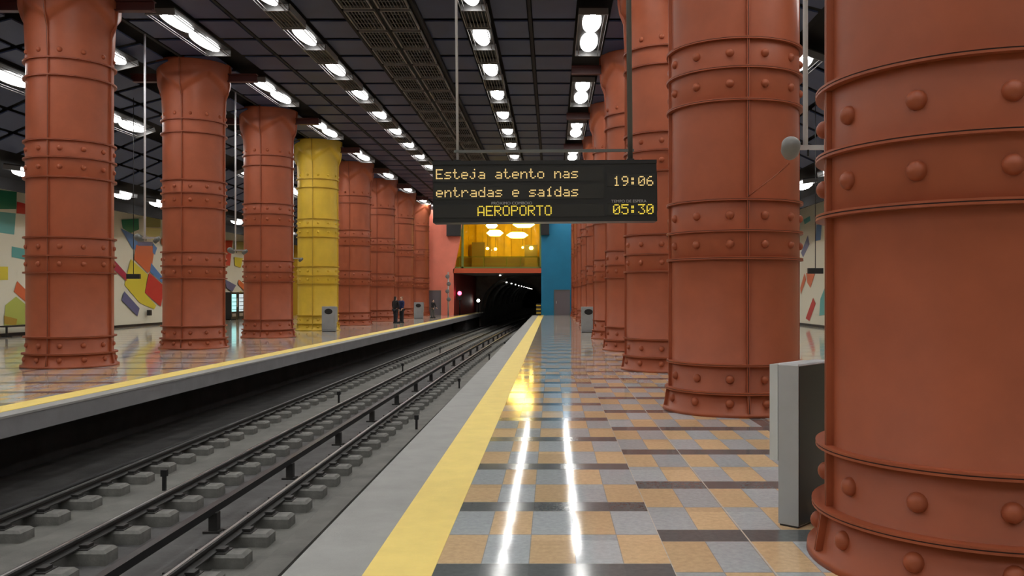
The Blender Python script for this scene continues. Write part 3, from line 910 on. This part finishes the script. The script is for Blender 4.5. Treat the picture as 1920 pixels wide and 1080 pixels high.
def print_text(txt, px0, px1, py):
    cu = bpy.data.curves.new('caption', 'FONT'); cu.body = txt; cu.size = 1.0
    o = bpy.data.objects.new('caption_tmp', cu); COL.objects.link(o)
    bpy.context.view_layer.update()
    me = bpy.data.meshes.new_from_object(o.evaluated_get(bpy.context.evaluated_depsgraph_get()))
    bpy.data.objects.remove(o)
    wd = max(v.co.x for v in me.vertices) - min(v.co.x for v in me.vertices)
    k = (px1-px0)*PXM/wd; kz = 5.2*PXM/0.70
    for v in me.vertices: v.co = (sx_(px0) + v.co.x*k, -0.008, sz_(py) + v.co.y*kz)
    me.materials.append(M['print'])
    link('caption', me, sign)
print_text('PRÓXIMO COMBOIO', 921, 997, 383)
print_text('TEMPO DE ESPERA', 1146, 1212, 381)
for px, r_, m_, nm in ((857, 0.012, 'rod', 'hanger_rod'), (1185, 0.024, 'darkrod', 'hanger_rod')):
    x = sx_(px)
    b = MB(); b.tube([(x, 0.11, sz_(303)), (x, 0.11, ZC+0.05-sign.location.z)], r_, 10)
    b.build(nm, M[m_], sign)
b = MB(); b.box(sx_(850), sx_(1192), 0.095, 0.125, sz_(282), sz_(277)); b.build('cross_bar', M['darkrod'], sign)
for px in (857, 1185):
    b = MB(); b.box(sx_(px-7), sx_(px+7), 0.08, 0.14, sz_(303), sz_(296)); b.build('clamp', M['black'], sign)

# ------------------------------------------------------------------ camera poles in the column rows
def pole(x, y, zb, label, near=False):
    t = thing('camera_pole', label, 'camera pole', (x, y, ZC), 0, 'camera poles hung between columns')
    b = MB(); b.tube([(0,0,-0.004), (0,0,zb-ZC)], 0.028, 10); b.build('pole', M['rod'], t)
    b = MB(); b.box(-0.16, 0.40, -0.02, 0.02, zb-ZC-0.05, zb-ZC); b.build('arm', M['alu'], t)
    b = MB(); b.lathe([(0.02,-0.16),(0.075,-0.15),(0.10,-0.06),(0.10,0.08),(0.06,0.15),(0.02,0.16)], 20, cap0=True, cap1=True)
    mt = Matrix.Translation((-0.16, 0, zb-ZC-0.03)) @ Matrix.Rotation(R(-35), 4, 'Y') @ Matrix.Rotation(R(70), 4, 'X')
    b.v = [tuple(mt @ Vector(q)) for q in b.v]
    c = b.build('camera_housing', M['darkrod'] if not near else M['camgrey'], t)
    b = MB(); b.lathe([(0.02,-0.10),(0.06,-0.10),(0.07,0.02),(0.05,0.10)], 16, cap0=True, cap1=True)
    mt = Matrix.Translation((0.34, 0, zb-ZC-0.08)) @ Matrix.Rotation(R(50), 4, 'Y')
    b.v = [tuple(mt @ Vector(q)) for q in b.v]
    b.build('camera_housing', M['darkrod'], t)
    b = MB(); b.tube([(0.03,0,zb-ZC), (0.03,0,zb-ZC-0.12)], 0.012, 6); b.build('drop_cable', M['black'], t)
pole(2.73, 9.5, 3.31, 'white pole with grey camera between the two nearest right-hand columns', True)
for i, nm in enumerate(('first and second', 'second and third', 'third and yellow')):
    y = 24.5 + 7*i
    pole(-11.35, y, 3.30, 'thin white camera pole hung between the %s left-hand columns' % nm)
# cable from the near camera to the column seam
p0 = (2.585, 9.62, 3.13); p1 = (2.715, 12.20, 3.06)
b = MB(); b.tube([p0, (2.62, 10.4, 3.09), (2.66, 11.3, 3.07), p1], 0.009, 6)
tag(b.build('cable', M['red']), 'thin red cable slanting from the grey camera down to the column seam', 'cable')
# dark signs hung in the side aisles
for (x, y, z, lab) in ((-14.0, 29.4, 2.30, 'small dark sign hanging on a thin wire before the left mural'), (7.6, 25.45, 2.38, 'small dark sign hanging on a thin wire before the right mural')):
    t = thing('hanging_sign', lab, 'sign', (x, y, z))
    b = MB(); b.box(-0.22, 0.22, -0.05, 0.05, -0.08, 0.08); b.build('panel', M['black'], t)
    b = MB(); b.tube([(0, 0, 0.08), (0, 0, ceil_z(x)-0.005-z)], 0.012, 6); b.build('wire', M['black'], t)

# ------------------------------------------------------------------ litter bins
def litter_bin(x, y, rz, label):
    """upright panel with a hopper hung on its back"""
    t = thing('litter_bin', label, 'litter bin', (x, y, 0), rz, 'grey litter bins')
    b = MB(); b.bevbox(-0.32, 0.32, -0.09, 0.09, 0.02, 1.15, 0.012); b.build('panel', M['binlight'], t)
    b = MB(); b.box(-0.30, 0.30, -0.085, 0.085, 0.0, 0.03); b.build('plinth', M['bindark'], t)
    # dark recess with round opening and lower door on the front
    b = MB(); n = 24
    ring = [(0.19*math.cos(2*math.pi*i/n), -0.094, 0.92+0.13*math.sin(2*math.pi*i/n)) for i in range(n)]
    b.quad(ring); b.quad([(p[0], -0.088, p[2]) for p in ring][::-1])
    for i in range(n):
        k = (i+1) % n
        b.quad([ring[i], ring[k], (ring[k][0], -0.088, ring[k][2]), (ring[i][0], -0.088, ring[i][2])])
    b.build('opening', M['bindark'], t)
    b = MB(); b.box(-0.27, 0.27, -0.10, -0.088, 0.10, 0.70); b.build('door', M['binlight'], t)
    b = MB(); b.box(-0.29, 0.29, 0.09, 0.26, 0.45, 1.13); b.build('hopper', M['binlight'], t)
    return t
litter_bin(-10.2, 40.2, R(-8), 'grey litter bin at the foot of the yellow column')
litter_bin(-9.35, 61.5, R(-8), 'grey litter bin in front of the coral end wall, beside the grey door')
litter_bin(1.60, 39.3, R(4), 'grey litter bin with dark opening far down the right platform')
# near bin, seen on edge: light narrow side, black broad face, hopper on its far side
t = thing('litter_bin', 'grey and black upright litter bin beside the nearest right-hand column', 'litter bin', (1.78, 6.375, 0), math.atan2(0.74, 0.67), 'grey litter bins')
b = MB(); b.bevbox(0.004, 0.60, 0.0, 0.16, 0.015, 1.19, 0.010); b.build('panel', M['binpanel'], t)
b = MB(); b.box(0.012, 0.60, -0.004, 0.001, 0.02, 1.175); b.build('black_face', M['bindark'], t)
b = MB(); b.box(0.01, 0.58, 0.01, 0.15, 0.0, 0.02); b.build('plinth', M['bindark'], t)
b = MB(); b.box(0.03, 0.58, 0.178, 0.245, 0.47, 1.18); b.build('hopper', M['hopper'], t)
b = MB(); b.box(0.10, 0.50, 0.158, 0.18, 0.55, 1.10); b.build('bracket', M['bindark'], t)

# ------------------------------------------------------------------ murals and side walls
PAL = {'green': (0.02,0.20,0.11,1), 'teal': (0.10,0.38,0.36,1), 'red': (0.55,0.03,0.03,1), 'yellow': (0.70,0.58,0.05,1), 'orange': (0.65,0.14,0.05,1),
       'lime': (0.45,0.50,0.10,1), 'ochre': (0.45,0.28,0.04,1), 'blue': (0.07,0.21,0.48,1), 'crimson': (0.40,0.02,0.06,1), 'slate': (0.12,0.13,0.26,1),
       'olive': (0.40,0.38,0.14,1), 'cream': (0.74,0.72,0.58,1), 'pale': (0.72,0.66,0.28,1)}
PN = list(PAL); PM = [mat('mural_'+k, PAL[k], 0.35) for k in PN]
def mural(X, s, px_patches, label, seed, name, y0, y1):
    b = MB(); r_ = random.Random(seed)
    b.box(min(X+s*0.012, X+s*0.03), max(X+s*0.012, X+s*0.03), y0, y1, 0.13, 6.9, PN.index('cream'))
    k = [0]
    def patch(pts, c):
        k[0] += 1; x = X + s*(0.03 + 0.0025*(1+k[0] % 40)); mi = PN.index(c)
        b.quad([(x, y, z) for y, z in pts], mi)
    taken = []
    for c, pts in px_patches:
        q = [onX(px, py, X) for px, py in pts]
        patch(q, c); taken.append((sum(p[0] for p in q)/len(q)))
    lo, hi = (min(taken)-1.0, max(taken)+1.0) if taken else (1e9, -1e9)
    y = y0 + 0.8
    while y < y1-1.5:
        for _ in range(2):
            cy = y + r_.uniform(-0.3, 0.3); cz = r_.uniform(0.9, 5.5)
            if any(abs(cy-t_) < 1.7 for t_ in taken): continue
            a = R(r_.choice((40, -50, 35, -45))); l_ = r_.uniform(0.5, 1.0); h_ = r_.uniform(0.2, 0.5)
            pts = []
            for u, v in ((-l_,-h_),(l_,-h_),(l_,h_),(-l_,h_)):
                pts.append((cy+u*math.cos(a)-v*math.sin(a), min(6.1, max(0.2, cz+u*math.sin(a)+v*math.cos(a)))))
            patch(pts, r_.choice([c for c in PN if c not in ('cream', 'olive')]))
        y += 1.25
    tag(b.build(name, PM), label, 'mural')
LP = [('green',[(-4,356),(30,360),(29,392),(-4,392)]), ('teal',[(-4,397),(28,400),(25,440),(-4,436)]), ('red',[(30,378),(50,383),(50,402),(29,400)]),
      ('teal',[(20,462),(46,467),(46,487),(20,482)]), ('yellow',[(-4,500),(13,500),(13,525),(-4,525)]), ('orange',[(30,527),(48,545),(47,567),(24,547)]),
      ('lime',[(8,572),(28,556),(45,570),(45,612),(5,612)]), ('ochre',[(5,592),(30,598),(28,610),(6,608)]),
      ('green',[(226,412),(258,410),(259,430),(243,437),(228,428)]), ('olive',[(270,403),(299,410),(299,426),(270,426)]),
      ('pale',[(270,427),(300,428),(296,447),(284,450),(270,438)]), ('blue',[(224,428),(255,443),(259,462),(248,469)]),
      ('yellow',[(243,486),(275,515),(269,549),(291,573),(287,580),(260,568),(231,534)]),
      ('orange',[(253,459),(288,462),(282,505),(275,512),(249,486)]), ('blue',[(281,493),(307,525),(306,534),(279,510)]), ('slate',[(255,452),(284,454),(282,461),(256,461)]),
      ('blue',[(284,455),(292,465),(288,478),(284,474)]),
      ('red',[(277,511),(306,537),(299,575),(269,549)]), ('crimson',[(208,484),(236,515),(234,527),(208,503)]),
      ('slate',[(230,546),(259,578),(255,593),(225,563)]), ('teal',[(306,553),(313,563),(313,580),(302,572)]), ('orange',[(299,447),(312,450),(312,472),(300,458)]),
      ('red',[(416,451),(434,451),(429,498),(416,498)]), ('yellow',[(437,482),(453,484),(449,502),(438,498)]), ('olive',[(437,452),(461,454),(459,472),(437,472)]),
      ('orange',[(445,524),(461,538),(462,553),(444,533)]), ('yellow',[(447,545),(462,556),(460,570),(451,566)]), ('slate',[(420,524),(440,535),(433,547),(422,540)])]
mural(WL, 1, LP, 'cream mural with tilted coloured blocks along the left wall', 3, 'tile_mural', YB+0.5, YE-0.5)
RP = [('slate',[(1516,441),(1519,458),(1507,483),(1503,474)]), ('blue',[(1532,421),(1542,421),(1540,450),(1530,452)]), ('teal',[(1508,412),(1520,405),(1521,414),(1510,421)]),
      ('red',[(1512,597),(1526,558),(1531,569),(1519,602)]), ('orange',[(1513,512),(1530,512),(1521,540),(1515,530)]), ('orange',[(1502,540),(1510,512),(1513,524),(1503,552)]),
      ('teal',[(1540,560),(1548,540),(1548,590),(1538,592)]), ('crimson',[(1531,414),(1547,400),(1547,417),(1536,420)])]
mural(WR, -1, RP, 'cream mural with tilted coloured blocks along the right wall', 9, 'tile_mural', YB+0.5, YE-0.5)
tag(MB().box(WL+0.14, WL+0.30, 47.85, 48.1, 0.55, 0.85).build('wall_box', M['black']), 'small black box low on the left mural', 'box')
# dark bench along the left wall
t = thing('bench', 'low black bench in front of the left mural at the left photo edge', 'bench', (WL+0.55, 36.2, 0))
b = MB(); b.box(-0.22, 0.22, -1.6, 1.6, 0.40, 0.46); b.build('seat', M['black'], t)
for yy in (-1.3, 0.0, 1.3):
    b = MB(); b.box(-0.03, 0.03, yy-0.03, yy+0.03, 0.03, 0.40); b.box(-0.2, 0.2, yy-0.03, yy+0.03, 0, 0.04); b.build('leg', M['black'], t)
# vending machines against the left wall
def vending(y, label, glow, col):
    t = thing('vending_machine', label, 'vending machine', (WL+0.50, y, 0), 0, 'vending machines by the left wall')
    b = MB(); b.box(-0.42, 0.38, -0.62, 0.62, 0.05, 1.85); b.build('cabinet', M['black'], t)
    b = MB(); b.box(0.38, 0.40, -0.50, 0.26, 0.55, 1.72); b.build('window', glow, t)
    for i in range(4):
        b = MB(); b.box(0.395, 0.42, -0.50, 0.26, 0.66+0.26*i, 0.70+0.26*i); b.build('shelf', M['black'], t)
    b = MB(); b.box(0.38, 0.40, 0.34, 0.56, 0.85, 1.45); b.build('keypad', M['alu'], t)
    b = MB(); b.box(0.38, 0.40, -0.45, 0.20, 0.22, 0.42); b.build('tray', M['alu'], t)
    b = MB()
    for sx0 in (-0.36, 0.26):
        for sy0 in (-0.55, 0.47): b.box(sx0, sx0+0.08, sy0, sy0+0.08, 0, 0.05)
    b.build('foot', M['black'], t)
vending(59.0, 'vending machine glowing teal between the second and third left columns', M['teal'], 0)
vending(60.35, 'darker vending machine with white shelves beside the teal one', M['whiteglow'], 0)

# ------------------------------------------------------------------ things at the tunnel mouth
def signal(x, y, z0, h, lamps, label):
    t = thing('signal_light', label, 'signal', (x, y, z0))
    b = MB(); b.tube([(0,0,0),(0,0,h)], 0.05, 8); b.build('post', M['black'], t)
    b = MB(); b.box(-0.16, 0.16, -0.10, 0.08, h-0.1, h+0.1+0.3*len(lamps)); b.build('head', M['black'], t)
    for i, (m_, r_) in enumerate(lamps):
        b = MB(); b.lathe([(r_, 0), (r_*0.8, 0.05), (r_*0.3, 0.07)], 16, cap0=True, cap1=True)
        b.v = [(vx, -0.10-vz, vy + h+0.15+0.3*i) for vx, vy, vz in b.v]
        b.build('lens', m_, t)
signal(-7.72, 73.2, -0.004, 1.35, [(M['black'], 0.1), (M['redlamp'], 0.17)], 'signal lamp glowing red at the left of the tunnel mouth')
signal(-6.95, 82.5, ZBED, 2.35, [(M['tlamp'], 0.15)], 'small white lamp inside the dark tunnel, right of the red signal')
# grey mast with round mirrors on the coral wall
t = thing('mirror_mast', 'grey mast with round pale mirrors before the coral wall edge', 'mast', (-8.45, 71.3, 0))
b = MB(); b.tube([(0,0,0),(0,0,3.5)], 0.06, 8); b.build('post', M['alu'], t)
for i, z in enumerate((1.3, 1.95, 2.55, 3.15)):
    b = MB(); b.lathe([(0.02,0.05),(0.14,0.03),(0.17,0.0),(0.14,-0.03),(0.02,-0.04)], 20, cap0=True, cap1=True)
    b.v = [(vx+0.05*(-1)**i, -0.10-vz, vy+z) for vx, vy, vz in b.v]
    b.build('mirror', M['camgrey'], t)
# dark boxes beside the window
tag(MB().box(-8.62, -7.45, YE-0.5, YE-0.002, 6.45, 7.7).build('speaker_cabinet', M['bindark']), 'dark cabinet high on the coral wall left of the lit window', 'cabinet')
tag(MB().box(-0.95, -0.28, YE-0.4, YE-0.002, 6.55, 7.6).build('speaker_cabinet', M['bindark']), 'dark cabinet high at the left edge of the blue wall', 'cabinet')
t = thing('end_post', 'small black and yellow post at the far end of the right yellow strip', 'post', (-1.13, 71.0, 0.004))
b = MB(); b.box(-0.18, 0.18, -0.1, 0.1, 0, 0.95); b.build('post', M['bindark'], t)
for z in (0.15, 0.45, 0.75):
    b = MB(); b.box(-0.185, 0.185, -0.105, -0.098, z, z+0.10); b.build('stripe', M['yel'], t)
# lamps under the tunnel crown
for i in range(12):
    y = 76.5 + 10.5*i + (0.02*i*i)
    x = -4.55; z = 3.30 if y > YT else PTOP-0.05
    if y > YT: z = ZT + (RT-0.18)*0.97*math.sqrt(max(0.0, 1-((x-CXT)/(RT-0.18))**2)) - 0.08
    t = thing('tunnel_light', 'tiny white light, %s from the front along the tunnel roof' % ORD[i], 'tunnel light', (x, y, z), 0, 'string of lights in the tunnel')
    b = MB(); b.box(-0.06, 0.06, -0.06, 0.06, -0.09, 0.0); b.build('lamp', M['tlamp'], t)
    b = MB(); b.box(-0.12, 0.12, -0.16, 0.16, 0.0, 0.03); b.build('housing', M['black'], t)

# ------------------------------------------------------------------ people
def skin_obj(name, nodes, edges, m, parent, root=0, sub=2):
    """grow one continuous surface over a skeleton: nodes (x,y,z,radius)"""
    me = bpy.data.meshes.new(name)
    me.from_pydata([n[:3] for n in nodes], edges, [])
    o = bpy.data.objects.new(name, me); COL.objects.link(o)
    md = o.modifiers.new('skin', 'SKIN'); md.use_smooth_shade = True
    sv = me.skin_vertices[0].data
    for i, n in enumerate(nodes):
        rr = n[3] if isinstance(n[3], tuple) else (n[3], n[3])
        sv[i].radius = rr; sv[i].use_root = (i == root)
    s = o.modifiers.new('sub', 'SUBSURF'); s.levels = sub; s.render_levels = sub
    bpy.context.view_layer.update()
    m2 = bpy.data.meshes.new_from_object(o.evaluated_get(bpy.context.evaluated_depsgraph_get()))
    bpy.data.objects.remove(o)
    m2.materials.clear(); m2.materials.append(m)
    for p in m2.polygons: p.use_smooth = True
    return link(name, m2, parent)
def person(x, y, rz, H, label, top, legs, hair, stance=0.10, stride=0.0, long_hair=False, lean=0.0, arm=(0.0, 0.0), z=0.0):
    k = H/1.70
    t = thing('person', label, 'person', (x, y, z), rz)
    hip, kn, an = 0.90, 0.49, 0.08
    def hand(s, wrist, d):
        """palm, four unequal bent fingers and a side thumb"""
        N, E = [], []
        w_ = Vector(wrist); dd = Vector(d).normalized(); side = Vector((0, -1, 0))
        N.append((*(w_+dd*0.075), 0.030)); palm = 0
        for j, (off, ln) in enumerate(((-0.03, 0.060), (-0.01, 0.070), (0.01, 0.066), (0.03, 0.052))):
            a = w_ + dd*0.095 - side*off; b_ = a + dd*ln*0.55; c_ = b_ + dd*ln*0.45 + Vector((-s*0.018, 0, 0))
            i0 = len(N); N += [(*a, 0.010), (*b_, 0.009), (*c_, 0.008)]; E += [(palm, i0), (i0, i0+1), (i0+1, i0+2)]
        a = w_ + dd*0.035 + side*0.035; b_ = a + dd*0.04 + side*0.018
        i0 = len(N); N += [(*a, 0.011), (*b_, 0.009)]; E += [(palm, i0), (i0, i0+1)]
        return N, E
    N = [(0,0,hip,(0.15,0.10)), (0,0.005,1.06,(0.135,0.09)), (0,-lean*0.3,1.26,(0.155,0.10)), (0,-lean*0.5,1.40,(0.12,0.085)), (0,-lean*0.6,1.475,(0.052,0.055)),
         (0,-lean*0.7-0.01,1.54,(0.075,0.085)), (0,-lean*0.7-0.015,1.62,(0.078,0.095)), (0,-lean*0.7-0.005,1.685,(0.05,0.06)),
         (0,-lean*0.7-0.105,1.585,0.018), (0,-lean*0.7-0.10,1.545,0.022)]
    E = [(0,1),(1,2),(2,3),(3,4),(4,5),(5,6),(6,7),(6,8),(5,9)]
    for s in (-1, 1):
        sw = stride*s
        i = len(N)
        N += [(s*0.09,0,hip-0.06,0.085), (s*stance,-sw*0.5-0.01,kn,0.058), (s*stance,-sw*0.8+0.02,0.30,0.055), (s*stance,-sw,an,0.040), (s*stance*1.05,-sw-0.14,0.03,0.034)]
        E += [(0,i),(i,i+1),(i+1,i+2),(i+2,i+3),(i+3,i+4)]
        i = len(N); f = arm[0] if s < 0 else arm[1]
        sh = Vector((s*0.185,-lean*0.5,1.39)); el = sh + Vector((s*0.05, -0.03-0.10*f, -0.28)); wr = el + Vector((-s*0.02, -0.05-0.20*f, -0.24+0.16*f))
        N += [(*sh,0.060), (*el,0.042), (*wr,0.028)]; E += [(3,i),(i,i+1),(i+1,i+2)]
        hn, he = hand(s, wr, wr-el); j = len(N); N += hn; E += [(i+2, j)] + [(a+j, b_+j) for a, b_ in he]
    sc = lambda L: [(a*k, b_*k, c*k, (tuple(q*k for q in r_) if isinstance(r_, tuple) else r_*k)) for a, b_, c, r_ in L]
    body = skin_obj('body', sc(N), E, M['skin'], t, 0, 1)
    # face: eyes
    for s in (-1, 1):
        b = MB(); b.lathe([(0.003,-0.012),(0.011,-0.006),(0.013,0),(0.011,0.006),(0.003,0.012)], 10, c=(s*0.032*k, (-lean*0.7-0.098)*k, 1.612*k), cap0=True, cap1=True)
        b.build('eye', M['black'], body)
    J = [(0,0,0.80,(0.19,0.135)), (0,0.005,1.06,(0.165,0.12)), (0,-lean*0.3,1.26,(0.18,0.125)), (0,-lean*0.5,1.41,(0.125,0.095)), (0,-lean*0.6,1.462,(0.07,0.07))]
    JE = [(0,1),(1,2),(2,3),(3,4)]
    for s in (-1, 1):
        i = len(J); f = arm[0] if s < 0 else arm[1]
        sh = Vector((s*0.19,-lean*0.5,1.385)); el = sh + Vector((s*0.05, -0.03-0.10*f, -0.28)); wr = el + Vector((-s*0.02, -0.05-0.20*f, -0.24+0.16*f))
        J += [(*sh,0.078), (*el,0.062), (*(el+(wr-el)*0.93),0.048)]; JE += [(3,i),(i,i+1),(i+1,i+2)]
    skin_obj('jacket', sc(J), JE, top, t, 0, 1)
    T = [(0,0,hip,(0.165,0.115))]; TE = []
    for s in (-1, 1):
        i = len(T); sw = stride*s
        T += [(s*0.09,0,hip-0.07,0.10), (s*stance,-sw*0.5-0.01,kn,0.080), (s*stance,-sw*0.97,0.18,0.074), (s*stance,-sw,0.05,0.070)]; TE += [(0,i),(i,i+1),(i+1,i+2),(i+2,i+3)]
    skin_obj('trousers', sc(T), TE, legs, t, 0, 1)
    for s in (-1, 1):
        sw = stride*s
        b = MB(); b.bevbox((s*stance-0.05)*k, (s*stance+0.05)*k, (-sw-0.19)*k, (-sw+0.09)*k, 0.0, 0.10*k, 0.03*k); b.build('shoe', M['coat'], t)
    hy = -lean*0.7
    Hh = [(0,hy+0.015,1.70,(0.06,0.07)), (0,hy+0.035,1.655,(0.085,0.088)), (0,hy+0.055,1.58,(0.082,0.06))]
    HE = [(0,1),(1,2)]
    if long_hair: Hh += [(0,hy+0.075,1.46,(0.09,0.045)), (0,hy+0.09,1.36,(0.07,0.03))]; HE += [(2,3),(3,4)]
    skin_obj('hair', sc(Hh), HE, hair, t, 0, 1)
    return t
person(-9.28, 52.0, R(150), 1.58, 'person in long black coat with dark hair, left of the pair on the left platform', M['coat'], M['jean'], M['hairdark'], 0.09, 0.03, True)
person(-9.0, 52.5, R(-35), 1.57, 'person in navy jacket with brown hair, right of the pair on the left platform', M['navy'], M['jean'], M['hairbrown'], 0.10, 0.02, False, 0.04, (0.6, 0.3))
person(-8.72, 64.0, R(60), 1.32, 'small person in black jacket and grey trousers by the grey door', M['coat'], M['greycloth'], M['hairdark'], 0.10, 0.06, False, 0.10, (0.3, 0.5))
